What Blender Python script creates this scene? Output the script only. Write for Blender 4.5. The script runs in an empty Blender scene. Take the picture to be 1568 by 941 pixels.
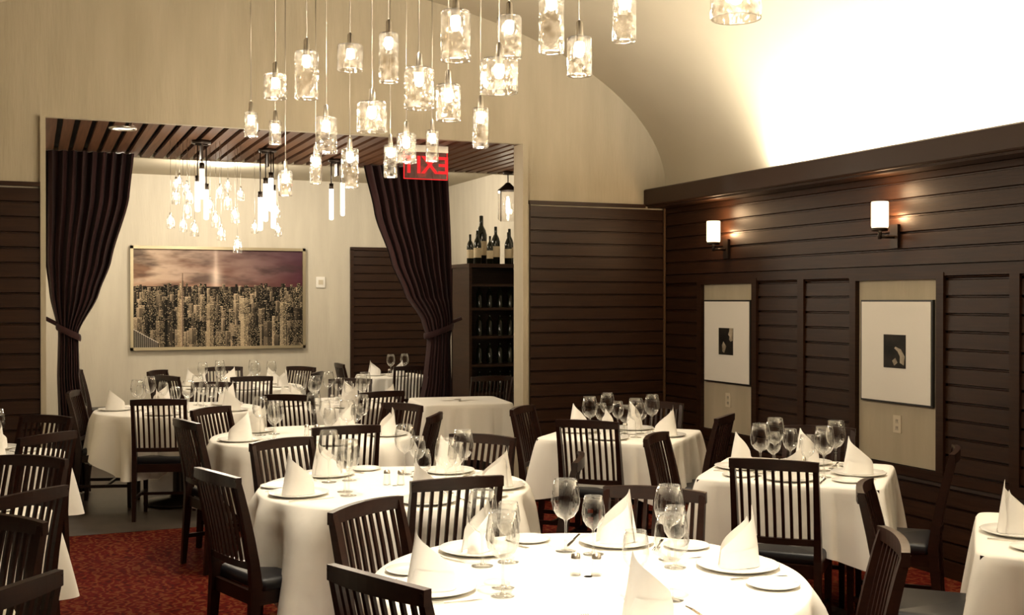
import bpy, math, random
from math import sin, cos, pi, radians, sqrt
from mathutils import Vector, Matrix
random.seed(7)
S = bpy.context.scene
S.view_settings.view_transform = 'Standard'
S.view_settings.exposure = 0.18
COL = S.collection

# ------------------------------------------------------------------ materials
def newmat(name):
    m = bpy.data.materials.new(name); m.use_nodes = True
    nt = m.node_tree; nt.nodes.clear()
    out = nt.nodes.new('ShaderNodeOutputMaterial')
    return m, nt, out
def principled(name, col, rough=.5, metal=0, spec=.5, noise=None, bump=None, sheen=0, coat=0):
    m, nt, out = newmat(name)
    b = nt.nodes.new('ShaderNodeBsdfPrincipled')
    b.inputs['Base Color'].default_value = (*col, 1)
    b.inputs['Roughness'].default_value = rough
    b.inputs['Metallic'].default_value = metal
    b.inputs['Specular IOR Level'].default_value = spec
    b.inputs['Sheen Weight'].default_value = sheen
    b.inputs['Coat Weight'].default_value = coat
    nt.links.new(b.outputs[0], out.inputs[0])
    if noise or bump:
        tc = nt.nodes.new('ShaderNodeTexCoord')
    if noise:   # (scale xyz, scale, col2)
        mp = nt.nodes.new('ShaderNodeMapping'); mp.inputs['Scale'].default_value = noise[0]
        nz = nt.nodes.new('ShaderNodeTexNoise'); nz.inputs['Scale'].default_value = noise[1]
        nz.inputs['Detail'].default_value = 6
        cr = nt.nodes.new('ShaderNodeValToRGB')
        cr.color_ramp.elements[0].position = .3; cr.color_ramp.elements[1].position = .7
        cr.color_ramp.elements[0].color = (*col, 1); cr.color_ramp.elements[1].color = (*noise[2], 1)
        nt.links.new(tc.outputs['Object'], mp.inputs[0]); nt.links.new(mp.outputs[0], nz.inputs[0])
        nt.links.new(nz.outputs[0], cr.inputs[0]); nt.links.new(cr.outputs[0], b.inputs['Base Color'])
    if bump:    # (scale xyz, scale, strength, dist)
        mp = nt.nodes.new('ShaderNodeMapping'); mp.inputs['Scale'].default_value = bump[0]
        nz = nt.nodes.new('ShaderNodeTexNoise'); nz.inputs['Scale'].default_value = bump[1]
        bp = nt.nodes.new('ShaderNodeBump'); bp.inputs['Strength'].default_value = bump[2]
        bp.inputs['Distance'].default_value = bump[3]
        nt.links.new(tc.outputs['Object'], mp.inputs[0]); nt.links.new(mp.outputs[0], nz.inputs[0])
        nt.links.new(nz.outputs[0], bp.inputs['Height']); nt.links.new(bp.outputs[0], b.inputs['Normal'])
    return m
def emis(name, col, st):
    m, nt, out = newmat(name)
    e = nt.nodes.new('ShaderNodeEmission'); e.inputs[0].default_value = (*col, 1); e.inputs[1].default_value = st
    nt.links.new(e.outputs[0], out.inputs[0]); return m
def thinglass(name, tint, blend, rough, diff=0.0, bump=None, gain=1.0):
    m, nt, out = newmat(name)
    t = nt.nodes.new('ShaderNodeBsdfTransparent'); t.inputs[0].default_value = (*tint, 1)
    g = nt.nodes.new('ShaderNodeBsdfGlossy'); g.inputs['Roughness'].default_value = rough
    lw = nt.nodes.new('ShaderNodeLayerWeight'); lw.inputs[0].default_value = blend
    mt = nt.nodes.new('ShaderNodeMath'); mt.operation = 'MULTIPLY'; mt.inputs[1].default_value = gain; mt.use_clamp = True
    mx = nt.nodes.new('ShaderNodeMixShader')
    nt.links.new(lw.outputs['Facing'], mt.inputs[0]); nt.links.new(mt.outputs[0], mx.inputs[0])
    nt.links.new(t.outputs[0], mx.inputs[1]); nt.links.new(g.outputs[0], mx.inputs[2])
    last = mx
    if bump:
        tc = nt.nodes.new('ShaderNodeTexCoord'); vz = nt.nodes.new('ShaderNodeTexVoronoi'); vz.inputs['Scale'].default_value = bump
        bp = nt.nodes.new('ShaderNodeBump'); bp.inputs['Strength'].default_value = .6; bp.inputs['Distance'].default_value = .008
        nt.links.new(tc.outputs['Object'], vz.inputs['Vector']); nt.links.new(vz.outputs['Distance'], bp.inputs['Height'])
        nt.links.new(bp.outputs[0], g.inputs['Normal'])
    if diff > 0:
        d = nt.nodes.new('ShaderNodeBsdfTranslucent'); d.inputs[0].default_value = (1, .97, .92, 1)
        m2 = nt.nodes.new('ShaderNodeMixShader'); m2.inputs[0].default_value = diff
        if bump:
            # seeds in the glass scatter more than the clear parts
            rp = nt.nodes.new('ShaderNodeMapRange'); rp.inputs[1].default_value=.3; rp.inputs[2].default_value=.8
            rp.inputs[3].default_value=diff*.3; rp.inputs[4].default_value=diff*4
            nt.links.new(vz.outputs['Distance'], rp.inputs[0]); nt.links.new(rp.outputs[0], m2.inputs[0])
        nt.links.new(last.outputs[0], m2.inputs[1]); nt.links.new(d.outputs[0], m2.inputs[2]); last = m2
    nt.links.new(last.outputs[0], out.inputs[0]); return m

M = {}
M['plaster'] = principled('plaster_beige', (.42,.365,.265), .75, spec=.25, noise=((5,5,.8),1.6,(.49,.43,.32)), bump=((12,12,1.5),4,.22,.01))
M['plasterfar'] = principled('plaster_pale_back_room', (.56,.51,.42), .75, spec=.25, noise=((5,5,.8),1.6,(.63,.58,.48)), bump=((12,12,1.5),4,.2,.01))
M['vault'] = principled('vault_plaster', (.48,.425,.32), .8, spec=.2, noise=((1,1,1),1.2,(.53,.47,.36)))
M['board'] = principled('board_walnut', (.019,.0068,.0030), .40, spec=.26, noise=((1.2,1.2,22),3,(.037,.0145,.006)), bump=((2,2,40),6,.15,.003))
M['boardlight'] = principled('trim_walnut', (.030,.013,.006), .42, spec=.28)
M['cornertrim'] = principled('corner_trim_wood', (.11,.06,.03), .4, spec=.4)
M['chairwood'] = principled('chair_espresso', (.012,.004,.0025), .32, spec=.33, noise=((3,3,14),5,(.024,.008,.0045)))
M['leather'] = principled('black_leather', (.010,.010,.013), .4, spec=.4)
M['cloth'] = principled('white_linen', (.86,.83,.765), .85, spec=.15, bump=((1,1,1),9,.3,.012))
M['napkin'] = principled('napkin_linen', (.90,.87,.82), .85, spec=.15, bump=((1,1,1),30,.2,.004))
M['china'] = principled('white_china', (.87,.85,.80), .18, spec=.5)
M['steel'] = principled('cutlery_steel', (.75,.72,.66), .2, metal=1)
M['bronze'] = principled('dark_bronze', (.03,.02,.014), .35, metal=.6)
M['nickel'] = principled('satin_nickel', (.6,.56,.5), .3, metal=1)
M['frame'] = principled('champagne_frame', (.45,.38,.25), .35, metal=.7)
M['blackframe'] = principled('black_frame', (.012,.010,.009), .35)
M['mat'] = principled('mat_board', (.82,.79,.73), .8)
M['photo'] = principled('photo_print', (.006,.005,.004), .5, spec=.2, noise=((1,1,1),9,(.03,.024,.018)))
M['photolight'] = principled('photo_print_light', (.55,.47,.36), .5, noise=((1,1,1),18,(.2,.16,.11)))
M['curtain'] = principled('plum_velvet', (.020,.0065,.007), .75, spec=.15, sheen=.08, noise=((1,1,.3),4,(.038,.014,.0135)))
M['black'] = principled('black_void', (.004,.003,.003), .8)
M['slat'] = principled('slat_wood', (.075,.031,.014), .5, spec=.25, noise=((20,.6,20),3,(.14,.063,.03)))
M['stone'] = principled('threshold_stone', (.06,.046,.036), .45, noise=((1,1,1),5,(.09,.07,.054)))
M['outlet'] = principled('outlet_plastic', (.62,.55,.42), .5)
M['bottle'] = principled('bottle_glass', (.01,.012,.006), .1, spec=.6)
M['label'] = principled('bottle_label', (.6,.5,.33), .6)
M['glass'] = thinglass('crystal_glass', (.96,.96,.95), .34, .03, gain=1.0)
M['pglass'] = thinglass('seeded_pendant_glass', (.91,.88,.83), .34, .09, diff=.011, bump=38, gain=.8)
M['gglass'] = thinglass('clear_globe_glass', (.95,.93,.90), .3, .05, diff=.03, gain=.7)
M['bulb'] = emis('pendant_lamp_glow', (1,.92,.76), 32)
M['tube'] = emis('frosted_tube_glow', (1,.89,.70), 5)
M['sconce'] = emis('sconce_glass_glow', (1,.76,.46), 2.5)
M['led'] = emis('cove_led', (1,.88,.70), 10)
M['exitred'] = emis('exit_letter_red', (1,.03,.03), 1.0)
M['exitglass'] = thinglass('exit_plate', (.62,.12,.10), .3, .1, diff=.05)
M['dl'] = emis('downlight_glow', (1,.90,.72), 3)

def carpetmat():
    m, nt, out = newmat('red_carpet')
    b = nt.nodes.new('ShaderNodeBsdfPrincipled'); b.inputs['Roughness'].default_value = .95
    b.inputs['Specular IOR Level'].default_value = .08
    tc = nt.nodes.new('ShaderNodeTexCoord')
    wv = nt.nodes.new('ShaderNodeTexWave'); wv.inputs['Scale'].default_value = 5; wv.inputs['Distortion'].default_value = 11
    wv.inputs['Detail'].default_value = 2.5; wv.inputs['Detail Scale'].default_value = 2.6
    vr = nt.nodes.new('ShaderNodeTexVoronoi'); vr.inputs['Scale'].default_value = 18
    cr = nt.nodes.new('ShaderNodeValToRGB')
    e = cr.color_ramp.elements
    e[0].position = .0; e[0].color = (.022,.006,.003,1)
    e[1].position = .34; e[1].color = (.088,.006,.0035,1)
    x = e.new(.74); x.color = (.11,.008,.004,1)
    x = e.new(.90); x.color = (.15,.042,.015,1)
    nt.links.new(tc.outputs['Object'], wv.inputs[0]); nt.links.new(tc.outputs['Object'], vr.inputs[0])
    ad = nt.nodes.new('ShaderNodeMath'); ad.operation = 'MULTIPLY_ADD'; ad.inputs[1].default_value = .7
    m2 = nt.nodes.new('ShaderNodeMath'); m2.operation='MULTIPLY'; m2.inputs[1].default_value=.5
    nt.links.new(vr.outputs['Distance'], m2.inputs[0])
    nt.links.new(wv.outputs[0], ad.inputs[0]); nt.links.new(m2.outputs[0], ad.inputs[2])
    nt.links.new(ad.outputs[0], cr.inputs[0]); nt.links.new(cr.outputs[0], b.inputs['Base Color'])
    nt.links.new(b.outputs[0], out.inputs[0])
    return m
M['carpet'] = carpetmat()
M['woodfloor'] = principled('dark_wood_floor', (.020,.010,.006), .35, spec=.3, noise=((8,1,1),3,(.035,.02,.011)))

# ------------------------------------------------------------------ mesh builder
class MB:
    def __init__(s): s.v=[]; s.f=[]; s.m=[]; s.sm=[]; s.mats=[]
    def mi(s, k):
        if k not in s.mats: s.mats.append(k)
        return s.mats.index(k)
    def add(s, vs, fs, k, smooth=False):
        o=len(s.v); s.v += [tuple(a) for a in vs]; i=s.mi(k)
        for f in fs: s.f.append(tuple(o+j for j in f)); s.m.append(i); s.sm.append(smooth)
    def box(s, x0,x1,y0,y1,z0,z1,k, mat=None):
        vs=[(x0,y0,z0),(x1,y0,z0),(x1,y1,z0),(x0,y1,z0),(x0,y0,z1),(x1,y0,z1),(x1,y1,z1),(x0,y1,z1)]
        if mat: vs=[mat@Vector(a) for a in vs]
        s.add(vs,[(0,3,2,1),(4,5,6,7),(0,1,5,4),(1,2,6,5),(2,3,7,6),(3,0,4,7)],k)
    def rbox(s, x0,x1,y0,y1,z0,z1,r,k):
        def ring(ins,z):
            out=[]
            for cx,cy,a0 in ((x1-r,y1-r,0),(x0+r,y1-r,90),(x0+r,y0+r,180),(x1-r,y0+r,270)):
                for j in range(5):
                    a=radians(a0+j*22.5); out.append((cx+(r-ins)*cos(a),cy+(r-ins)*sin(a),z))
            return out
        h=z1-z0; e=min(r*.6,h*.45)
        rs=[ring(e*.7,z0),ring(0,z0+e*.6),ring(0,z1-e),ring(e*.3,z1-e*.35),ring(e,z1)]
        n=len(rs[0]); vs=[p for q in rs for p in q]; fs=[]
        for i in range(len(rs)-1):
            for j in range(n): fs.append((i*n+j,i*n+(j+1)%n,(i+1)*n+(j+1)%n,(i+1)*n+j))
        fs.append(tuple(range(n))[::-1]); fs.append(tuple((len(rs)-1)*n+j for j in range(n)))
        s.add(vs,fs,k,True)
    def lathe(s, prof, cx, cy, cz, k, seg=20, smooth=True, caps=False):
        vs=[];fs=[]
        for r,z in prof:
            for j in range(seg):
                a=2*pi*j/seg; vs.append((cx+r*cos(a),cy+r*sin(a),cz+z))
        n=len(prof)
        for i in range(n-1):
            for j in range(seg): fs.append((i*seg+j,i*seg+(j+1)%seg,(i+1)*seg+(j+1)%seg,(i+1)*seg+j))
        if caps:
            fs.append(tuple(range(seg))[::-1]); fs.append(tuple((n-1)*seg+j for j in range(seg)))
        s.add(vs,fs,k,smooth)
    def cyl(s, cx,cy,z0,z1,r,k,seg=16): s.lathe([(r,z0),(r,z1)],cx,cy,0,k,seg,True,True)
    def rod(s, p, q, r, k, seg=8):
        p=Vector(p); q=Vector(q); d=(q-p); L=d.length; R=d.to_track_quat('Z','Y').to_matrix()
        vs=[];
        for z in (0,L):
            for j in range(seg):
                a=2*pi*j/seg; vs.append(p+R@Vector((r*cos(a),r*sin(a),z)))
        fs=[(j,(j+1)%seg,seg+(j+1)%seg,seg+j) for j in range(seg)]
        fs += [tuple(range(seg))[::-1], tuple(seg+j for j in range(seg))]
        s.add(vs,fs,k,True)
    def sweep(s, path, w, d, k):
        vs=[]
        for i,(x,y,z) in enumerate(path):
            ww=w if not isinstance(w,(list,tuple)) else w[i]
            dd=d if not isinstance(d,(list,tuple)) else d[i]
            vs += [(x-ww/2,y-dd/2,z),(x+ww/2,y-dd/2,z),(x+ww/2,y+dd/2,z),(x-ww/2,y+dd/2,z)]
        fs=[(3,2,1,0)]
        n=len(path)
        for i in range(n-1):
            for j in range(4): fs.append((i*4+j,i*4+(j+1)%4,(i+1)*4+(j+1)%4,(i+1)*4+j))
        fs.append(tuple((n-1)*4+j for j in range(4)))
        s.add(vs,fs,k)
    def mesh(s, name):
        me=bpy.data.meshes.new(name); me.from_pydata(s.v,[],s.f)
        for k in s.mats: me.materials.append(M[k])
        me.polygons.foreach_set('material_index', s.m); me.polygons.foreach_set('use_smooth', s.sm)
        me.update(); return me
def obj(name, me, loc=(0,0,0), rz=0, parent=None, rot=None, scale=None):
    if isinstance(me, MB): me = me.mesh(name)
    o=bpy.data.objects.new(name, me); COL.objects.link(o); o.location=loc
    o.rotation_euler = rot if rot else (0,0,rz)
    if scale: o.scale=scale
    if parent: o.parent=parent
    return o
def empty(name, loc=(0,0,0), rz=0):
    o=bpy.data.objects.new(name,None); COL.objects.link(o); o.location=loc; o.rotation_euler=(0,0,rz); o.empty_display_size=.1; return o
def point(name, loc, w, col=(1,.84,.63), r=.03, parent=None):
    l=bpy.data.lights.new(name,'POINT'); l.energy=w; l.color=col; l.shadow_soft_size=r
    o=bpy.data.objects.new(name,l); COL.objects.link(o); o.location=loc
    if parent: o.parent=parent
    return o

# ------------------------------------------------------------------ room shell
YB=8.6; XR=5.05; XL=-1.2; XW=-1.5; YF=-2.0; SPR=2.60
CX=(XR+XL)/2; AX=(XR-XL)/2; BX=1.49
def vz(x): return SPR+BX*sqrt(max(0,1-((x-CX)/AX)**2))

b=MB(); b.box(XW-.1,XR+.1,YF-.1,8.57,-.05,0,'carpet'); obj('floor',b)
b=MB(); b.box(-.4,XR+.2,8.57,9.35,-.05,0.002,'stone'); obj('floor_threshold',b)
b=MB(); b.box(-.4,XR+.2,9.35,14.3,-.05,0,'woodfloor'); obj('floor_back_room',b)
b=MB(); N=64; vs=[]; fs=[]
ys=[YF,8.6]
for i in range(N+1):
    a=pi*i/N
    for y in ys: vs.append((CX+AX*cos(a),y,SPR+BX*sin(a)))
for i in range(N): fs.append((2*i,2*i+2,2*i+3,2*i+1))
b.add(vs,fs,'vault',True); obj('ceiling',b)
b=MB()
b.box(XW,.07,YB,YB+.15,0,2.93,'plaster'); b.box(3.72,XR+.1,YB,YB+.15,0,2.93,'plaster')
b.box(XW,XR+.1,YB,YB+.06,2.93,4.2,'plaster')
obj('wall_back',b)
b=MB(); b.box(XR,XR+.1,YF,YB,0,SPR,'board'); obj('wall_right',b)
b=MB(); b.box(XW-.1,XW,YF,YB+.1,0,SPR,'plaster'); obj('wall_left',b)
b=MB(); b.box(XW-.1,XR+.1,YF-.1,YF,0,4.2,'plaster'); obj('wall_front',b)

def boards(b, axis, fixed, sgn, a0, a1, z0, z1, k='board', ph=.105, dep=.022):
    prof=[]; z=z0
    while z < z1-.02:
        ze=min(z+ph,z1)
        prof += [(.002,z),(.002,z+.008),(dep,z+.013),(dep-.004,ze-.004),(.002,ze)]
        z=ze
    vs=[];fs=[]
    for p,zz in prof:
        for a in (a0,a1):
            if axis=='x': vs.append((a,fixed+sgn*p,zz))
            else: vs.append((fixed+sgn*p,a,zz))
    for i in range(len(prof)-1): fs.append((2*i,2*i+1,2*i+3,2*i+2))
    b.add(vs,fs,k)
    for a in (a0,a1):
        e=.004
        if axis=='x': b.box(min(a,a+e),max(a,a+e),min(fixed,fixed+sgn*dep*.8),max(fixed,fixed+sgn*dep*.8),z0,z1,k)
        else: b.box(min(fixed,fixed+sgn*dep*.8),max(fixed,fixed+sgn*dep*.8),a,a+e,z0,z1,k)

b=MB(); boards(b,'x',YB,-1,XW+.03,.045,.12,2.44); b.box(XW+.03,.05,YB-.035,YB,2.44,2.47,'board'); b.box(XW+.03,.05,YB-.03,YB,0,.12,'board'); obj('wall_panelling_back_left',b)
b=MB(); boards(b,'x',YB,-1,3.76,XR-.03,.12,2.44); b.box(3.75,4.83,YB-.035,YB,2.44,2.47,'board'); b.box(3.75,XR-.03,YB-.03,YB,0,.12,'board'); obj('wall_panelling_back_right',b)
b=MB(); b.box(XR-.045,XR-.03,YB-.045,YB-.03,0.1,2.44,'cornertrim'); obj('trim_1',b)
b=MB(); boards(b,'y',XW,1,YF,YB-.04,.12,2.44); obj('wall_panelling_left',b)
b=MB(); f=XR
boards(b,'y',f,-1,YF,YB-.03,1.86,2.44)
boards(b,'y',f,-1,YF,YB-.03,.10,.56)
b.box(f-.03,f,YF,YB-.03,0,.10,'board')
b.box(f-.034,f,YF,YB-.03,1.80,1.86,'board'); b.box(f-.034,f,YF,YB-.03,.56,.62,'board')
niches=[(7.27,7.98),(5.355,6.085),(3.44,4.17),(1.52,2.25),(-.4,.33)]
prev=YB-.03
for (n0,n1) in niches:
    mid=(prev+n1)/2
    if prev-n1>1:
        boards(b,'y',f,-1,n1+.06,mid-.035,.62,1.80); boards(b,'y',f,-1,mid+.035,prev-.06,.62,1.80)
        b.box(f-.036,f,mid-.035,mid+.035,.62,1.80,'board')
    else:
        boards(b,'y',f,-1,n1+.06,prev,.62,1.80)
    b.box(f-.040,f,n1,n1+.06,.60,1.82,'board'); b.box(f-.040,f,n0-.06,n0,.60,1.82,'board')
    b.box(f-.040,f,n0,n1,1.78,1.82,'board'); b.box(f-.040,f,n0,n1,.60,.62,'board')
    b.box(f-.006,f,n0,n1,.62,1.78,'plaster')
    prev=n0
boards(b,'y',f,-1,YF,prev-.06,.62,1.8)
obj('wall_panelling_right',b)
b=MB()
pr=[(XR,2.44),(4.87,2.44),(4.865,2.455),(4.835,2.455),(4.83,2.465),(4.83,2.59),(4.84,2.60),(4.86,2.60),(4.86,2.575),(XR,2.575)]
n=len(pr); vs=[(x,y,z) for y in (YF,YB-.002) for x,z in pr]
b.add(vs,[(i,(i+1)%n,n+(i+1)%n,n+i) for i in range(n)]+[tuple(range(n)),tuple(range(n,2*n))[::-1]],'boardlight')
obj('trim_cornice_right',b)
b=MB(); b.box(XW,XL+.02,YF,YB-.002,2.47,2.6,'boardlight'); obj('trim_cornice_left',b)
b=MB(); b.box(4.93,4.96,YF+.1,7.0,2.576,2.588,'led'); obj('cove_led_strip',b)
def area(name,loc,sx,sy,w,rot,col=(1,.91,.76)):
    l=bpy.data.lights.new(name,'AREA'); l.shape='RECTANGLE'; l.size=sx; l.size_y=sy; l.energy=w; l.color=col
    o=bpy.data.objects.new(name,l); COL.objects.link(o); o.location=loc; o.rotation_euler=rot; return o
area('cove_light',(4.94,2.5,2.595),.05,8.96,330,(radians(180),radians(0),0))
b=MB(); b.box(3.69,3.735,YB-.035,YB+.16,0,2.93,'plaster'); obj('trim_jamb_right',b)
b=MB(); b.box(.05,.085,YB-.035,YB+.16,0,2.93,'plaster'); obj('trim_jamb_left',b)

# ------------------------------------------------------------------ back room
b=MB()
x=.09
while x<4.95:
    b.box(x,x+.075,YB+.06,10.74,2.932,2.962,'slat'); x+=.115
b.box(0,5.05,YB+.06,10.76,2.985,3.0,'black'); b.box(0,5.05,10.74,10.78,2.93,3.15,'plaster')
obj('ceiling_slatted_passage',b)
b=MB(); b.box(-.1,5.15,10.78,14.3,3.15,3.2,'vault'); obj('ceiling_back_room',b)
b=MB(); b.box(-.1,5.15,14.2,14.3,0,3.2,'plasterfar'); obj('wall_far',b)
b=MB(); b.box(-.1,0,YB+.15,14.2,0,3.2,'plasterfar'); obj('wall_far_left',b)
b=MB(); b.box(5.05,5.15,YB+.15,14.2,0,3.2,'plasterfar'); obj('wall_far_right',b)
b=MB(); boards(b,'x',14.2,-1,3.74,5.05,.1,2.29); b.box(3.72,5.05,14.16,14.2,2.29,2.33,'board'); b.box(3.72,3.76,14.16,14.2,0,2.3,'board'); obj('wall_panelling_far',b)

def interp(t,keys):
    for (a,va),(c,vc) in zip(keys,keys[1:]):
        if (a>=t>=c): 
            u=(a-t)/(a-c) if a!=c else 0
            u=u*u*(3-2*u)*.4+u*.6
            return va+(vc-va)*u
    return keys[-1][1]
def curtain(name,L,R,folds,y0,tie,tx):
    b=MB(); nz=70; ns=160; vs=[];fs=[]
    for i in range(nz+1):
        z=2.93-2.92*i/nz
        l=interp(z,L); r=interp(z,R); w=r-l
        for j in range(ns+1):
            s=j/ns
            ph=folds*2*pi*s
            amp=.055*min(1,.5+w*.7)
            y=y0+amp*sin(ph+.6*sin(3*s+z))+.014*sin(2.3*ph+z*2)
            bul=.05*sin(pi*s)*(1 if w<.45 else .3)
            vs.append((l+w*s+.008*sin(2*ph),y-bul,z))
    for i in range(nz):
        for j in range(ns):
            a=i*(ns+1)+j; fs.append((a,a+1,a+ns+2,a+ns+1))
    b.add(vs,fs,'curtain',True)
    l=interp(tie,L)-.02; r=interp(tie,R)+.02; c=(l+r)/2; hw=(r-l)/2
    vs=[];fs=[];seg=24
    for zz in (-.03,-.015,.015,.03):
        for j in range(seg):
            a=2*pi*j/seg; e=0 if abs(zz)<.02 else -.006
            vs.append((c+(hw+e)*cos(a),y0-.03+(.10+e)*sin(a),tie+zz+.05*cos(a)*(1 if tx>c else -1)))
    for i in range(3):
        for j in range(seg): fs.append((i*seg+j,i*seg+(j+1)%seg,(i+1)*seg+(j+1)%seg,(i+1)*seg+j))
    b.add(vs,fs,'curtain',True)
    b.rod((tx,y0-.02,tie+.12),(c,y0,tie+.02),.018,'curtain')
    return obj(name,b)
curtain('curtain',[(2.95,.10),(1.99,.10),(1.71,.13),(1.37,.20),(1.0,.19),(.65,.20),(0,.16)],
        [(2.95,.82),(2.55,.78),(1.99,.63),(1.71,.53),(1.37,.36),(1.0,.37),(.65,.42),(0,.46)],9,10.5,1.38,.10)
curtain('curtain',[(2.95,2.88),(2.47,2.99),(2.03,3.15),(1.71,3.29),(1.46,3.46),(1.27,3.52),(.9,3.48),(.6,3.42),(0,3.38)],
        [(2.95,3.72),(2.03,3.75),(1.46,3.77),(1.27,3.74),(.6,3.76),(0,3.80)],10,10.5,1.36,3.86)

def city():
    import numpy as np
    rng=np.random.default_rng(5)
    W,H=360,220
    img=np.zeros((H,W,3))
    X,Y=np.meshgrid(np.linspace(0,1,W),np.linspace(0,1,H))
    hz=.62
    t=np.clip((Y-hz)/(1-hz),0,1)
    def fbm(sx,sy,seed):
        r=np.random.default_rng(seed); out=np.zeros((H,W)); amp=1; tot=0
        for o in range(5):
            gx,gy=int(sx*2**o)+2,int(sy*2**o)+2
            g=r.random((gy,gx)); xi=X*(gx-1.001); yi=Y*(gy-1.001)
            x0=xi.astype(int); y0=yi.astype(int); fx=xi-x0; fy=yi-y0
            fx=fx*fx*(3-2*fx); fy=fy*fy*(3-2*fy)
            out+=amp*((g[y0,x0]*(1-fx)+g[y0,x0+1]*fx)*(1-fy)+(g[y0+1,x0]*(1-fx)+g[y0+1,x0+1]*fx)*fy); tot+=amp; amp*=.55
        return out/tot
    left=np.array([.44,.25,.16]); lowr=np.array([.075,.014,.028]); topl=np.array([.12,.075,.05]); topr=np.array([.085,.038,.055])
    for c in range(3):
        low=left[c]*(1-X)+lowr[c]*X; up=topl[c]*(1-X)+topr[c]*X
        img[...,c]=low*(1-t)+up*t
    cl=fbm(3,7,2); cl=np.clip((cl-.42)*4.5,0,1)
    cloudc=np.array([.74,.56,.42])[None,None]*(1-X[...,None])+np.array([.16,.075,.11])[None,None]*X[...,None]
    w=(cl*np.clip(1.25-1.0*X,0,1)*np.clip(t*6,.2,1))[...,None]*.85
    img=img*(1-w)+cloudc*w
    dark=np.clip((fbm(4,9,9)-.48)*4.5,0,1)[...,None]*.74
    img=img*(1-dark)+np.array([.048,.028,.028])*dark
    beam=np.exp(-((X-.475)/.012)**2)*np.clip(t*3+.3,0,1)*.20+np.exp(-((X-.475)/.03)**2)*np.exp(-((t-.2)/.35)**2)*.42
    img+=beam[...,None]*np.array([1,.82,.68])
    img[Y<hz]=(.02,.013,.010)
    def bld(x0,w,y1,base,lit,fl):
        a=int(x0); bb=min(W,int(x0+w)); top=int(y1)
        if bb<=a or top<=0: return
        a=max(a,0); half=(a+bb)//2
        img[:top,a:bb]=base
        img[:top,half:bb]=np.array(base)*.35
        img[max(top-1,0):top,a:bb]=np.array(base)*1.6
        dk=np.linspace(1,.35,min(top,36))[::-1]
        img[top-len(dk):top,a:bb]*=dk[:,None,None]
        for yy in range(top-2,0,-fl):
            for xx in range(a,bb):
                if rng.random()<lit:
                    img[yy,xx]=np.array([1,.80,.52])*(.3+.7*rng.random()**1.3)
    for layer in range(11):
        f=layer/10
        for k in range(int(56-40*f)):
            w=4+13*f*rng.random()+rng.random()*5
            top=(hz-.008-f*.50+ (rng.random()**2)*(.05+.16*f))*H
            s=.012+.50*rng.random()**3
            base=np.array([s,s*.77,s*.52])
            bld(rng.random()*W,w,top,base,.04+.42*rng.random()**1.5,2 if rng.random()<.6 else 3)
    bld(.255*W,13,.58*H,(.30,.22,.13),.5,2); bld(.265*W,8,.65*H,(.35,.25,.16),.5,2); bld(.275*W,4,.69*H,(.4,.3,.2),.2,2); bld(.28*W,1.5,.76*H,(.3,.2,.15),0,2)
    bld(.62*W,16,.50*H,(.42,.33,.22),.5,2); bld(.42*W,15,.44*H,(.38,.29,.19),.5,3); bld(.86*W,14,.46*H,(.3,.24,.16),.4,2)
    for j in range(0,52):
        hgt=int(42-j*.6)
        img[:max(hgt,0),j]=(.02,.015,.012)
        if j%4==0 and hgt>0: img[:hgt,j]=(.55,.48,.40)
        if hgt>1: img[hgt-1:hgt+1,j]=(.6,.52,.42)
    return np.clip(img,0,1)*.88,W,H
def painting(X0,X1,Z0,Z1,y):
    e=empty('framed_city_painting',((X0+X1)/2,y,(Z0+Z1)/2))
    img,W,H=city()
    w=X1-X0-.06; h=Z1-Z0-.06
    vs=[(-w/2+w*i/W,0,-h/2+h*j/H) for j in range(H+1) for i in range(W+1)]
    fs=[(j*(W+1)+i,j*(W+1)+i+1,(j+1)*(W+1)+i+1,(j+1)*(W+1)+i) for j in range(H) for i in range(W)]
    me=bpy.data.meshes.new('city_canvas'); me.from_pydata(vs,[],fs)
    ca=me.color_attributes.new('paint','FLOAT_COLOR','CORNER')
    import numpy as np
    c=np.ones((H*W,4,4),dtype=np.float32); c[:,:,:3]=img.reshape(H*W,1,3)
    ca.data.foreach_set('color',c.ravel())
    m,nt,out=newmat('city_canvas_print'); bs=nt.nodes.new('ShaderNodeBsdfPrincipled'); bs.inputs['Roughness'].default_value=.6; bs.inputs['Specular IOR Level'].default_value=.15
    at=nt.nodes.new('ShaderNodeAttribute'); at.attribute_name='paint'
    nt.links.new(at.outputs['Color'],bs.inputs['Base Color']); nt.links.new(bs.outputs[0],out.inputs[0])
    me.materials.append(m)
    obj('canvas',me,(0,-.02,0),parent=e)
    b=MB(); hw=(X1-X0)/2; hh=(Z1-Z0)/2
    for a in ((-hw,-hw+.035,-hh,hh),(hw-.035,hw,-hh,hh),(-hw,hw,hh-.035,hh),(-hw,hw,-hh,-hh+.035)): b.box(a[0],a[1],-.05,0,a[2],a[3],'frame')
    b.box(-hw,hw,-.015,0,-hh,hh,'blackframe')
    obj('frame',b,parent=e)
painting(1.06,3.14,1.06,2.30,14.195)

b=MB(); b.rbox(-.06,.06,-.07,.07,0,.02,.01,'mat'); b.box(-.03,.03,-.03,.03,.02,.024,'outlet')
obj('wall_thermostat',b,(3.34,14.2,1.88),rot=(radians(90),0,0))

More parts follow.
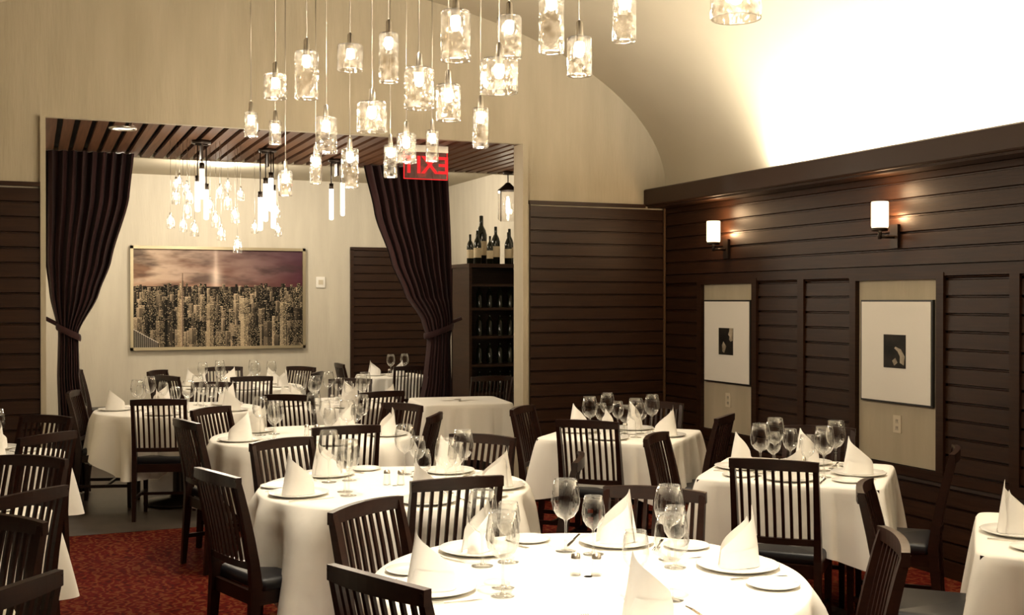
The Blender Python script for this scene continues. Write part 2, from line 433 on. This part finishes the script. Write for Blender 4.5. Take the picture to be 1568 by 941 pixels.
for k,(n0,n1) in enumerate(niches[:4]):
    c=(n0+n1)/2; b=MB(); w=.325
    b.box(-.02,0,-w,w,1.0,1.655,'blackframe')
    b.box(-.024,-.019,-w+.012,w-.012,1.012,1.643,'mat')
    b.box(-.026,-.0235,-.10,.10,1.225,1.435,'photo')
    def P(pts,kk): b.add([(-.0275,y,z) for y,z in pts],[tuple(range(len(pts)))],kk)
    if k%2==0:
        P([(-.10,1.435),(-.10,1.34),(-.07,1.33),(-.05,1.345),(-.055,1.37),(-.035,1.385),(-.05,1.41),(-.055,1.435)],'photolight')
        P([(.02,1.24),(-.01,1.29),(.03,1.33),(.05,1.30),(.045,1.25)],'photolight')
    else:
        P([(-.085,1.245),(-.095,1.30),(-.06,1.345),(-.01,1.36),(.0,1.35),(-.03,1.33),(-.05,1.30),(-.05,1.26)],'photolight')
        P([(.0,1.24),(.02,1.27),(-.01,1.29),(-.03,1.26)],'photolight')
    obj('framed_print',b,(XR-.007,c,0))
    b=MB(); b.box(-.006,0,-.035,.035,-.055,.055,'outlet')
    for zz in (-.022,.022):
        for yy in (-.007,.007): b.box(-.0075,-.005,yy-.0015,yy+.0015,zz-.008,zz+.008,'blackframe')
        b.box(-.0075,-.005,-.014,.014,zz-.014,zz-.0125,'blackframe')
    obj('power_outlet',b,(XR-.006,c+.0,.87))

for k,c in enumerate([7.62,5.72,3.8,1.88]):
    e=empty('wall_sconce',(XR-.02,c,0))
    b=MB()
    b.box(-.022,0,-.035,.035,1.98,2.13,'bronze')
    b.rod((-.02,0,2.05),(-.13,0,2.05),.010,'bronze'); b.rod((-.13,0,2.035),(-.13,0,2.09),.012,'bronze')
    b.lathe([(.045,2.085),(.050,2.09),(.050,2.105),(.02,2.107)],-.13,0,0,'bronze',20)
    obj('bracket',b,parent=e)
    b=MB(); b.lathe([(.01,2.105),(.050,2.107),(.053,2.12),(.053,2.265),(.050,2.27),(.044,2.268)],-.13,0,0,'sconce',24); obj('glass_shade',b,parent=e)
    point('sconce_light',(-.13,0,2.34),4.0,(1,.66,.36),.06,e)
    point('sconce_glow',(-.055,.0,2.18),3.4,(1,.63,.32),.025,e)

pend=[(1.175,6.01,2.706,.127,.123),(1.26,5.65,2.653,.235,.117),(1.59,6.06,2.897,.135,.142),(1.61,5.40,2.716,.24,.096),
(1.57,4.33,2.612,.20,.12),(1.73,4.26,2.483,.134,.152),(2.0,4.80,2.749,.19,.113),(1.80,3.91,2.579,.24,.095),
(2.03,4.14,2.552,.155,.10),(2.05,3.80,2.62,.2,.09),(1.93,2.88,2.485,.11,.152),(1.48,5.24,2.446,.139,.142),
(1.47,6.11,2.447,.195,.113),(1.56,4.77,2.487,.177,.13),(1.745,4.91,2.467,.163,.113),(2.17,5.60,2.449,.21,.085),
(1.27,7.28,2.679,.156,.085),(1.45,7.42,2.656,.156,.08),(1.69,6.45,2.299,.226,.098),(1.53,7.49,2.336,.163,.09),
(1.69,7.31,2.403,.19,.075),(2.08,6.94,2.423,.206,.085),(1.87,5.94,2.394,.16,.106),(2.32,6.83,2.522,.197,.08)]
ch=empty('pendant_chandelier',(1.75,5.2,0))
b=MB(); b.box(-.55,.55,-2.5,2.4,4.03,4.07,'bronze'); obj('canopy',b,parent=ch)
for i,(x,y,zb,h,d) in enumerate(pend):
    b=MB(); r=d/2; X=x-1.75; Y=y-5.2; zt=zb+h
    b.rod((X,Y,zt+.05),(X,Y,min(4.04,vz(x)-.01)),.0028,'nickel',6)
    b.lathe([(.004,zt+.07),(.013,zt+.06),(.016,zt+.0),(.016,zt-.02)],X,Y,0,'nickel',14)
    b.lathe([(.016,zt-.002),(r*.9,zt),(r,zt-.008),(r,zb+.004),(r-.003,zb),(r-.006,zb+.006),(r-.006,zt-.012)],X,Y,0,'pglass',28)
    bl=min(.06,h*.42)
    b.lathe([(.002,zt-.02-bl),(.014,zt-.015-bl),(.020,zt-bl),(.020,zt-.025),(.012,zt-.018)],X,Y,0,'bulb',14)
    obj('glass_pendant_%02d'%i,b,parent=ch)
    point('pendant_light_%02d'%i,(X,Y,zb-.04),4.8,(1,.85,.64),.03,ch)

def tubes(name,x,y,tubes_,bulbs,ztop=2.93):
    e=empty(name,(x,y,0)); b=MB()
    b.cyl(0,0,ztop-.025,ztop,.075,'bronze',24)
    b.box(-.008,.008,-.05,.05,ztop-.15,ztop-.02,'bronze')
    for dx,dy,z0,z1 in tubes_:
        b.rod((dx,dy,z1),(dx,dy,ztop-.02),.005,'bronze',6); b.cyl(dx,dy,z1,z1+.05,.02,'bronze',12)
        b.lathe([(.004,z0),(.018,z0+.006),(.020,z0+.02),(.020,z1)],dx,dy,0,'tube',14)
    b.rod((-.05,0,ztop-.03),(.05,0,ztop-.03),.01,'bronze')
    for dx,dy,z0,r in bulbs:
        hh=r*3.2
        b.rod((dx,dy,z0+hh),(dx,dy,ztop),.0015,'nickel',5)
        b.cyl(dx,dy,z0+hh,z0+hh+.02,.008,'nickel',8)
        b.lathe([(r*.85,z0),(r,z0+.004),(r*.92,z0+hh*.6),(r*.6,z0+hh*.9),(.008,z0+hh)],dx,dy,0,'gglass',16)
        b.lathe([(.002,z0+hh*.35),(.011,z0+hh*.42),(.011,z0+hh*.75),(.004,z0+hh*.85)],dx,dy,0,'bulb',10)
    obj('fixture',b,parent=e)
    point('tube_light',(0,-.25,2.15),14,(1,.86,.66),.08,e)
bA=[(-.24,.0,2.22,.034),(-.19,.06,2.42,.034),(-.12,-.08,2.30,.036),(.12,.05,2.24,.038),(.2,-.05,2.38,.034),(.27,.03,2.28,.036),(.31,.0,2.46,.03),(-.16,.1,2.56,.028),(.17,.1,2.14,.036),(-.04,.12,2.17,.036),(.30,.1,2.04,.038),(-.1,.1,2.5,.03),(.22,.08,2.54,.028),(-.09,.02,2.42,.032),(.14,-.03,2.47,.03),(-.14,.03,2.20,.032),(.08,.09,2.36,.036),(-.2,-.03,2.52,.028)]
tubes('tube_pendant_chandelier',1.25,9.42,[(-.03,0,2.36,2.60),(.04,.02,2.30,2.54),(0,-.03,2.46,2.70)],bA)
tubes('tube_pendant_chandelier',1.835,9.73,[(-.06,0,2.24,2.52),(-.01,.03,2.32,2.64),(.05,0,2.26,2.58),(.02,-.05,2.40,2.68)],[(-.1,.05,2.22,.03),(.1,.05,2.2,.03),(.09,.05,2.36,.028)])
tubes('tube_pendant_chandelier',2.55,10.2,[(-.05,0,2.38,2.66),(.055,.0,2.42,2.72)],[])
b=MB(); b.lathe([(.10,0),(.10,-.012),(.08,-.014),(.075,-.004)],0,0,0,'nickel',28); b.lathe([(.075,-.004),(.001,-.004)],0,0,0,'dl',28); obj('recessed_downlight',b,(.62,8.95,2.932))
e=empty('lantern_pendant',(4.36,10.5,0)); b=MB()
b.cyl(0,0,2.90,2.93,.05,'bronze'); b.rod((0,0,2.80),(0,0,2.92),.006,'bronze')
b.lathe([(.02,2.82),(.05,2.79),(.10,2.75),(.105,2.74)],0,0,0,'bronze',20)
b.lathe([(.10,2.74),(.10,2.46),(.08,2.44)],0,0,0,'gglass',24)
for a in range(4): b.rod((.1*cos(a*pi/2+.4),.1*sin(a*pi/2+.4),2.75),(.1*cos(a*pi/2+.4),.1*sin(a*pi/2+.4),2.44),.005,'bronze')
b.lathe([(.003,2.5),(.018,2.53),(.018,2.62),(.01,2.68)],0,0,0,'bulb',12)
obj('fixture',b,parent=e); point('lantern_light',(0,-.16,2.5),4,(1,.78,.5),.04,e)

b=MB(); b.box(-.38,.38,-.02,.3,0,.1,'board'); b.box(-.40,-.37,-.25,.3,0,2.0,'board'); b.box(.37,.40,-.25,.3,0,2.0,'board'); b.box(-.40,.40,.27,.3,0,2.0,'board'); b.box(-.41,.41,-.27,.31,2.0,2.04,'board')
for z in (.35,.65,.95,1.25,1.55,1.8): b.box(-.37,.37,-.24,.27,z,z+.025,'board')
for z in (.675,.975,1.275,1.575):
    for k in range(6): b.lathe([(.036,z),(.036,z+.15),(.015,z+.19),(.014,z+.215)],-.31+k*.12,0,0,'bottle',10)
obj('wine_cabinet',b,(4.63,11.5,0))
bm=MB(); bm.lathe([(.001,0),(.038,.002),(.038,.19),(.03,.22),(.014,.25),(.013,.31),(.015,.312),(.001,.315)],0,0,0,'bottle',16); bm.lathe([(.0388,.06),(.0388,.15)],0,0,0,'label',16)
bmesh_=bm.mesh('wine_bottle')
for k,(dx,dy,s) in enumerate([(-.34,-.12,1),(-.23,-.05,1.15),(-.13,-.16,.95),(-.02,-.05,1.3),(-.12,.12,1.7),(.09,-.14,1.1),(.17,.02,1.25),(.29,-.1,1.0)]):
    obj('wine_bottle',bmesh_,(4.63+dx,11.5+dy,2.04),scale=(s*.95,s*.95,s))

e=empty('exit_sign',(3.0,9.0,2.775))
b=MB(); b.box(-.19,.19,-.004,.004,-.125,.10,'exitglass'); b.box(-.19,.19,-.02,.02,.10,.155,'nickel')
for a in ((-.19,-.184,-.125,.1),(.184,.19,-.125,.1),(-.19,.19,-.125,-.119)): b.box(a[0],a[1],-.006,.006,a[2],a[3],'exitred')
obj('plate',b,parent=e)
cu=bpy.data.curves.new('exit_text','FONT'); cu.body='EXIT'; cu.size=.20; cu.extrude=.006; cu.offset=.003; cu.align_x='CENTER'; cu.align_y='CENTER'
cu.materials.append(M['exitred'])
to=bpy.data.objects.new('letters',cu); COL.objects.link(to); to.parent=e; to.rotation_euler=(radians(90),0,radians(180)); to.location=(0,0,-.012)
point('exit_glow',(0,-.1,-.05),.4,(1,.06,.04),.05,e)

# ------------------------------------------------------------------ chair
def chairmesh():
    b=MB(); k='chairwood'; W=.19
    def ybk(z):
        if z<.45: return -.235+.035*z/.45
        t=(z-.45)/.47; return -.20-.09*t**1.4
    zs=[0,.15,.3,.45,.55,.65,.75,.85,.905]
    for sx in (-1,1):
        b.sweep([(sx*W,ybk(z),z) for z in zs],[.026,.030,.032,.034,.032,.029,.027,.025,.024],[.03,.036,.042,.05,.042,.038,.034,.03,.026],k)
        b.sweep([(sx*.185,.185,0),(sx*.185,.185,.42)],[.026,.036],[.026,.036],k)
        b.box(sx*.185-.011,sx*.185+.011,-.2,.185,.365,.425,k)
        b.box(sx*.185-.009,sx*.185+.009,-.21,.18,.16,.185,k)
    b.box(-.185,.185,.175,.197,.365,.425,k); b.box(-.185,.185,-.21,-.19,.365,.425,k); b.box(-.185,.185,-.01,.01,.162,.183,k)
    def rail(z0,z1,dp):
        n=10; vs=[]
        for i in range(n+1):
            x=-.205+.41*i/n if z1>.8 else -.19+.38*i/n
            q=1-(x/.205)**2; bo=.022*q; up=.008*q if z1>.8 else 0
            y0=ybk((z0+z1)/2)
            for yy,zz in ((-dp/2,z0),(dp/2,z0),(dp/2,z1+up),(-dp/2,z1+up)): vs.append((x,y0-bo+yy,zz))
        fs=[(0,1,2,3),(4*n+3,4*n+2,4*n+1,4*n)]
        for i in range(n):
            for j in range(4): fs.append((4*i+j,4*i+4+j,4*i+4+(j+1)%4,4*i+(j+1)%4))
        b.add(vs,fs,k)
    rail(.872,.915,.026); rail(.52,.55,.022)
    for i in range(9):
        x=-.152+.304*i/8; bo=.022*(1-(x/.205)**2)
        b.sweep([(x,ybk(z)-bo,z) for z in (.545,.65,.75,.88)],.014,.011,k)
    b.rbox(-.205,.205,-.185,.215,.42,.475,.03,'leather')
    return b.mesh('dining_chair')
CH=chairmesh()
def chair(bx,by,tx,ty):
    """back-rail position and the point the chair faces"""
    a=math.atan2(ty-by,tx-bx)
    obj('dining_chair',CH,(bx+.29*cos(a),by+.29*sin(a),0),rz=a-pi/2)

# ------------------------------------------------------------------ tables
TOP=.76
def cloth(b,kind,h,a,dmax,seed):
    rnd=random.Random(seed); N=360
    p1,p2,p3=[rnd.random()*6.28 for _ in range(3)]
    def sq(th,hh,p): return hh/((abs(cos(th))**p+abs(sin(th))**p)**(1/p))
    rings=[]
    def ring(fn): rings.append([fn(2*pi*i/N) for i in range(N)])
    Re=(lambda t:h) if kind=='round' else (lambda t:sq(t,h,14))
    E=lambda t:sq(t,a,9)
    for fr in (.02,.5,.93): ring(lambda t,fr=fr:(Re(t)*fr*cos(t),Re(t)*fr*sin(t),TOP+.004))
    ring(lambda t:((Re(t)-.004)*cos(t),(Re(t)-.004)*sin(t),TOP+.003))
    for j in range(0,15):
        q=j/14
        def fn(t):
            re=Re(t); D=min(E(t)-re,dmax)
            ks=[((t-pi/4-k*pi/2+pi)%(2*pi))-pi for k in range(4)]
            sd=min(ks,key=abs); dc=abs(sd)
            cw=math.exp(-(dc/.30)**2); cn=math.exp(-(dc/.13)**2)
            f=.5*sin(13*t+p1+.8*sin(2*t+p3))+.35*sin(21*t+p2+sin(3*t))+.25*sin(7*t+p3)
            f=f if f>0 else f*1.4
            q2=q**.75
            if kind=='round':
                off=.022+.028*q+.056*q2*f*(1-.6*cw)+.11*q2*cn-.07*q2*math.exp(-((dc-.24)/.08)**2)+.035*q2*math.exp(-((dc-.42)/.09)**2)
                off-=.018*(1-min(1,q*6))
            else:
                off=.004+.018*q+.024*q2*f*(1-cw)+.09*q2*cn-.06*q2*math.exp(-((dc-.22)/.08)**2)+.03*q2*math.exp(-((dc-.38)/.08)**2)
            r=re+max(off,.004)
            return (r*cos(t),r*sin(t),TOP-.006-D*q)
        ring(fn)
    vs=[p for r in rings for p in r]; fs=[]
    for i in range(len(rings)-1):
        for j in range(N): fs.append((i*N+j,i*N+(j+1)%N,(i+1)*N+(j+1)%N,(i+1)*N+j))
    fs.append(tuple(range(N)))
    b.add(vs,fs,'cloth',True)
PLATE=MB(); PLATE.lathe([(.001,.004),(.085,.004),(.095,.006),(.135,.016),(.138,.014),(.10,.001),(.001,0)],0,0,0,'china',40); PLATE=PLATE.mesh('charger_plate')
BPL=MB(); BPL.lathe([(.001,.004),(.055,.004),(.082,.012),(.084,.010),(.06,.001),(.001,0)],0,0,0,'china',32); BPL=BPL.mesh('bread_plate')
def wg(sc,hh):
    b=MB(); b.lathe([(.001,.002),(.036,.001),(.037,.003),(.012,.006),(.005,.012),(.0042,.03),(.0042,hh*.40),(.008,hh*.44),(.028*sc,hh*.49),(.042*sc,hh*.58),(.0475*sc,hh*.70),(.044*sc,hh*.84),(.037*sc,hh),(.0365*sc,hh)],0,0,0,'glass',24); return b.mesh('wine_glass')
WG=wg(1.10,.255); WG2=wg(.86,.205)
def napkinmesh(seed,h,mir):
    rnd=random.Random(seed); b=MB()
    def sheet(r0,th0,th1,hf,lean,n=26,m=10,yo=0):
        vs=[];fs=[]
        for i in range(n+1):
            u=i/n; th=th0+(th1-th0)*u; top=hf(u)
            for j in range(m+1):
                q=j/m; z=top*q; k=z/h
                r=r0*(1-.42*k**1.2)+.003*sin(9*u+4*k)
                vs.append((mir*(r*cos(th)*1.15+lean*k*k),r*sin(th)*.72+yo*(1-k),z+.006))
        for i in range(n):
            for j in range(m): a=i*(m+1)+j; fs.append((a,a+m+1,a+m+2,a+1))
        b.add(vs,fs,'napkin',True)
    pk=lambda c,hi,lo,wl,wr: (lambda u: lo+(hi-lo)*max(0,1-(abs(u-c)/(wl if u<c else wr)))**.9)
    sheet(.066,-2.9,.6,pk(.80,h,.045,.85,.22),.01)
    sheet(.060,-1.0,2.8,pk(.30,h*.80,.04,.30,.75),-.012)
    sheet(.069,-2.6,-.4,lambda u:.05+.02*u,.0)
    sheet(.050,-2.2,.9,pk(.55,h*.62,.03,.6,.5),.0)
    return b.mesh('folded_napkin')
NAPS=[napkinmesh(1,.205,1),napkinmesh(2,.195,-1),napkinmesh(3,.18,1)]
fk=MB()
fk.box(-.003,.003,-.09,.03,0,.003,'steel'); fk.box(-.0055,.0055,-.10,-.05,0,.0035,'steel'); fk.box(-.011,.011,.03,.055,0,.003,'steel')
for k in range(4): fk.box(-.011+k*.0065,-.0085+k*.0065,.055,.095,0,.003,'steel')
FORK=fk.mesh('fork')
kn=MB(); kn.box(-.005,.005,-.11,-.01,0,.005,'steel'); kn.add([(-.005,-.01,.0),(.006,-.01,0),(.008,.07,0),(0,.11,0),(-.005,.1,0),(-.005,-.01,.002),(.006,-.01,.002),(.008,.07,.002),(0,.11,.002),(-.005,.1,.002)],[(4,3,2,1,0),(5,6,7,8,9),(0,1,6,5),(1,2,7,6),(2,3,8,7),(3,4,9,8),(4,0,5,9)],'steel')
KNIFE=kn.mesh('table_knife')
SH=MB(); SH.lathe([(.001,0),(.018,0),(.019,.005),(.014,.05),(.016,.055)],0,0,0,'glass',14); SH.lathe([(.016,.055),(.014,.07),(.001,.074)],0,0,0,'nickel',14); SH=SH.mesh('salt_shaker')
ZT=TOP+.0045
def table(cx,cy,kind,h,a,dmax,rot,seats,seatr,seed,lod=0):
    e=empty('dining_table',(cx,cy,0),rot)
    b=MB(); cloth(b,kind,h,a,dmax,seed); obj('tablecloth',b,parent=e)
    b=MB(); b.lathe([(.28,0),(.28,.02),(.08,.05),(.05,.09),(.045,.68),(.12,.72),(.2,.725)],0,0,0,'bronze',24,caps=True)
    if kind=='round': b.cyl(0,0,.725,TOP-.002,h-.015,'chairwood',48)
    else: b.box(-h+.015,h-.015,-h+.015,h-.015,.725,TOP-.002,'chairwood')
    obj('table_base',b,parent=e)
    rnd=random.Random(seed+50)
    for s in seats:
        A=radians(s); c,sn=cos(A),sin(A); R=(-sn,c)
        def P(rad,side,z=ZT): return (cx+rad*c+side*R[0],cy+rad*sn+side*R[1],z)
        obj('charger_plate',PLATE,P(seatr,0))
        obj('folded_napkin',rnd.choice(NAPS),P(seatr,0),rz=rnd.choice([-.4,.1,.5,2.9])+rnd.uniform(-.3,.3))
        if lod<2:
            if kind=='round':
                obj('wine_glass',WG,P(seatr-.18,.15+rnd.uniform(-.01,.01))); obj('wine_glass',WG2,P(seatr-.20+rnd.uniform(-.02,.0),.045))
            else:
                obj('wine_glass',WG,P(seatr-.13,.15)); obj('wine_glass',WG2,P(seatr-.18,.06))
        else: obj('wine_glass',WG,P(seatr-.16,.13))
        if lod<1:
            obj('bread_plate',BPL,P(seatr,-.255) if kind=='round' else P(seatr-.02,-.255))
            obj('fork',FORK,P(seatr,-.155),rz=A+pi/2); obj('table_knife',KNIFE,P(seatr,.16),rz=A+pi/2)
    obj('salt_shaker',SH,(cx+.03,cy+.0,ZT)); obj('salt_shaker',SH,(cx-.03,cy+.03,ZT))
    return e
table(1.645,3.29,'round',.695,.99,.46,radians(15),[-9,52,112,177,262],.52,1)
table(1.60,5.27,'round',.645,.97,.47,radians(-8),[-90,-29,39,117,190],.49,2)
table(1.69,7.42,'round',.65,.96,.46,radians(20),[-90,-20,50,130,190],.49,3,lod=1)
table(1.10,9.68,'round',.66,.98,.46,radians(10),[-110,-40,30,100,170],.49,4,lod=1)
table(2.42,9.70,'round',.60,.90,.44,radians(30),[-90,-10,60,130,190],.44,5,lod=1)
table(1.95,12.0,'round',.66,.96,.44,0,[-90,-30,30,90,150,210],.48,6,lod=2)
Q=pi/4
for k,(x,y) in enumerate([(3.61,6.73),(3.67,4.90),(3.67,3.05)]):
    table(x,y,'sq',.45,.75,.44,Q,[45,135,225,315],.30,10+k,lod=0 if k else 1)
for k,(x,y) in enumerate([(-.42,7.30),(-.52,5.27),(-.66,3.70)]):
    table(x,y,'sq',.44,.74,.44,Q,[-45,45],.29,20+k,lod=0)
table(3.95,13.1,'sq',.36,.60,.36,0,[-90,180],.22,30,lod=2)
e=empty('dining_table',(3.50,9.55,0),radians(-8)); b=MB(); cloth(b,'sq',.40,.86,.5,44); obj('tablecloth',b,parent=e)
b=MB(); b.cyl(0,0,.05,.72,.05,'bronze'); b.cyl(0,0,0,.05,.26,'bronze'); b.box(-.38,.38,-.38,.38,.72,TOP-.002,'chairwood'); obj('table_base',b,parent=e)

T1=(1.645,3.29);T2=(1.6,5.27);T3=(1.69,7.42);T4=(1.10,9.68);T4b=(2.42,9.7)
R1=(3.61,6.73);R2=(3.67,4.90);R3=(3.67,3.05)
for bx,by,t in [(.84,2.95,T1),(1.11,4.02,T1),(2.24,3.90,T1),(2.46,2.80,T1),
    (1.62,4.44,T2),(.72,5.00,T2),(1.21,6.04,T2),(2.26,5.80,T2),(2.37,4.84,T2),
    (1.69,6.53,T3),(.86,7.22,T3),(1.12,8.02,T3),(2.42,7.78,T3),(2.40,7.0,T3),
    (.86,8.84,T4),(1.84,8.88,T4b),(.30,9.9,T4),(1.5,10.5,T4),(2.75,10.48,T4b),(2.6,8.9,T4b),
    (3.12,6.26,R1),(4.08,6.20,R1),(4.16,7.22,R1),(3.11,7.24,R1),
    (3.14,4.38,R2),(4.20,4.36,R2),(4.22,5.44,R2),(3.14,5.46,R2),
    (3.06,3.66,R3),(4.24,3.6,R3),
    (.08,6.78,(-.42,7.3)),(.08,7.85,(-.42,7.3)),(.0,5.82,(-.52,5.27)),(-.02,4.75,(-.52,5.27)),(-.10,4.24,(-.66,3.7)),(-.06,3.2,(-.66,3.7)),
    (1.95,11.15,(1.95,12)),(1.2,11.6,(1.95,12)),(1.2,12.5,(1.95,12)),(2.7,11.6,(1.95,12)),(2.75,12.6,(1.95,12)),(1.95,12.9,(1.95,12)),
    (.45,13.2,(1.3,13.3)),(3.3,13.1,(3.95,13.1)),(3.9,12.2,(3.95,13.1)),(4.1,10.3,(4.1,11)),(4.35,10.0,(3.5,9.7))]:
    chair(bx,by,*t)

def spot(x,y,tx,ty,w,ang=70,col=(1,.88,.70)):  # out-of-frame fill spot, added to brighten the tabletops
    z=vz(x)-.03
    e=empty('added_table_spot',(x,y,z))
    d=(Vector((tx,ty,.76))-Vector((x,y,z))).normalized()
    b=MB(); b.cyl(0,0,0,.03,.05,'bronze'); b.rod((0,0,.01),(0,0,-.06),.008,'bronze')  # made-up fixture to carry the added spot
    p=Vector((0,0,-.07)); b.rod(p-d*.04,p+d*.08,.04,'bronze',16); obj('added_housing',b,parent=e)
    l=bpy.data.lights.new('spot','SPOT'); l.energy=w; l.color=col; l.spot_size=radians(ang); l.spot_blend=.8; l.shadow_soft_size=.05
    o=bpy.data.objects.new('added_spot_lamp',l); COL.objects.link(o); o.parent=e; o.location=p+d*.09
    o.rotation_euler=d.to_track_quat('-Z','Y').to_euler()
for x,y,tx,ty,w in [(1.2,1.9,1.63,3.2,560),(2.6,3.9,1.63,3.3,220),(1.0,4.6,1.6,5.2,290),(2.6,6.3,1.69,7.3,200),(3.0,4.2,3.67,4.9,220),(3.0,6.0,3.61,6.7,170),(3.0,2.4,3.67,3.1,220),(.4,4.5,-.4,5.3,90),(.4,6.5,-.4,7.3,90)]:
    spot(x,y,tx,ty,w,44)
for x,y,w in [(1.9,12.6,85),(3.9,12.4,30),(.8,11.6,36)]:
    b=MB(); b.lathe([(.12,0),(.12,-.03),(.10,-.05),(.001,-.05)],0,0,0,'dl',24); obj('ceiling_light',b,(x,y,3.15))
    point('ceiling_light_lamp',(x,y,2.95),w,(1,.89,.72),.1)

w=bpy.data.worlds.new('World'); S.world=w; w.use_nodes=True
w.node_tree.nodes['Background'].inputs[0].default_value=(1,.8,.55,1); w.node_tree.nodes['Background'].inputs[1].default_value=.03
cd=bpy.data.cameras.new('camera'); cam=bpy.data.objects.new('camera',cd); COL.objects.link(cam)
cam.location=(0,0,1.65); cam.rotation_euler=(radians(90-.344),0,radians(-22.75)); cd.sensor_width=36; cd.lens=40.18; cd.clip_start=.05
S.camera=cam
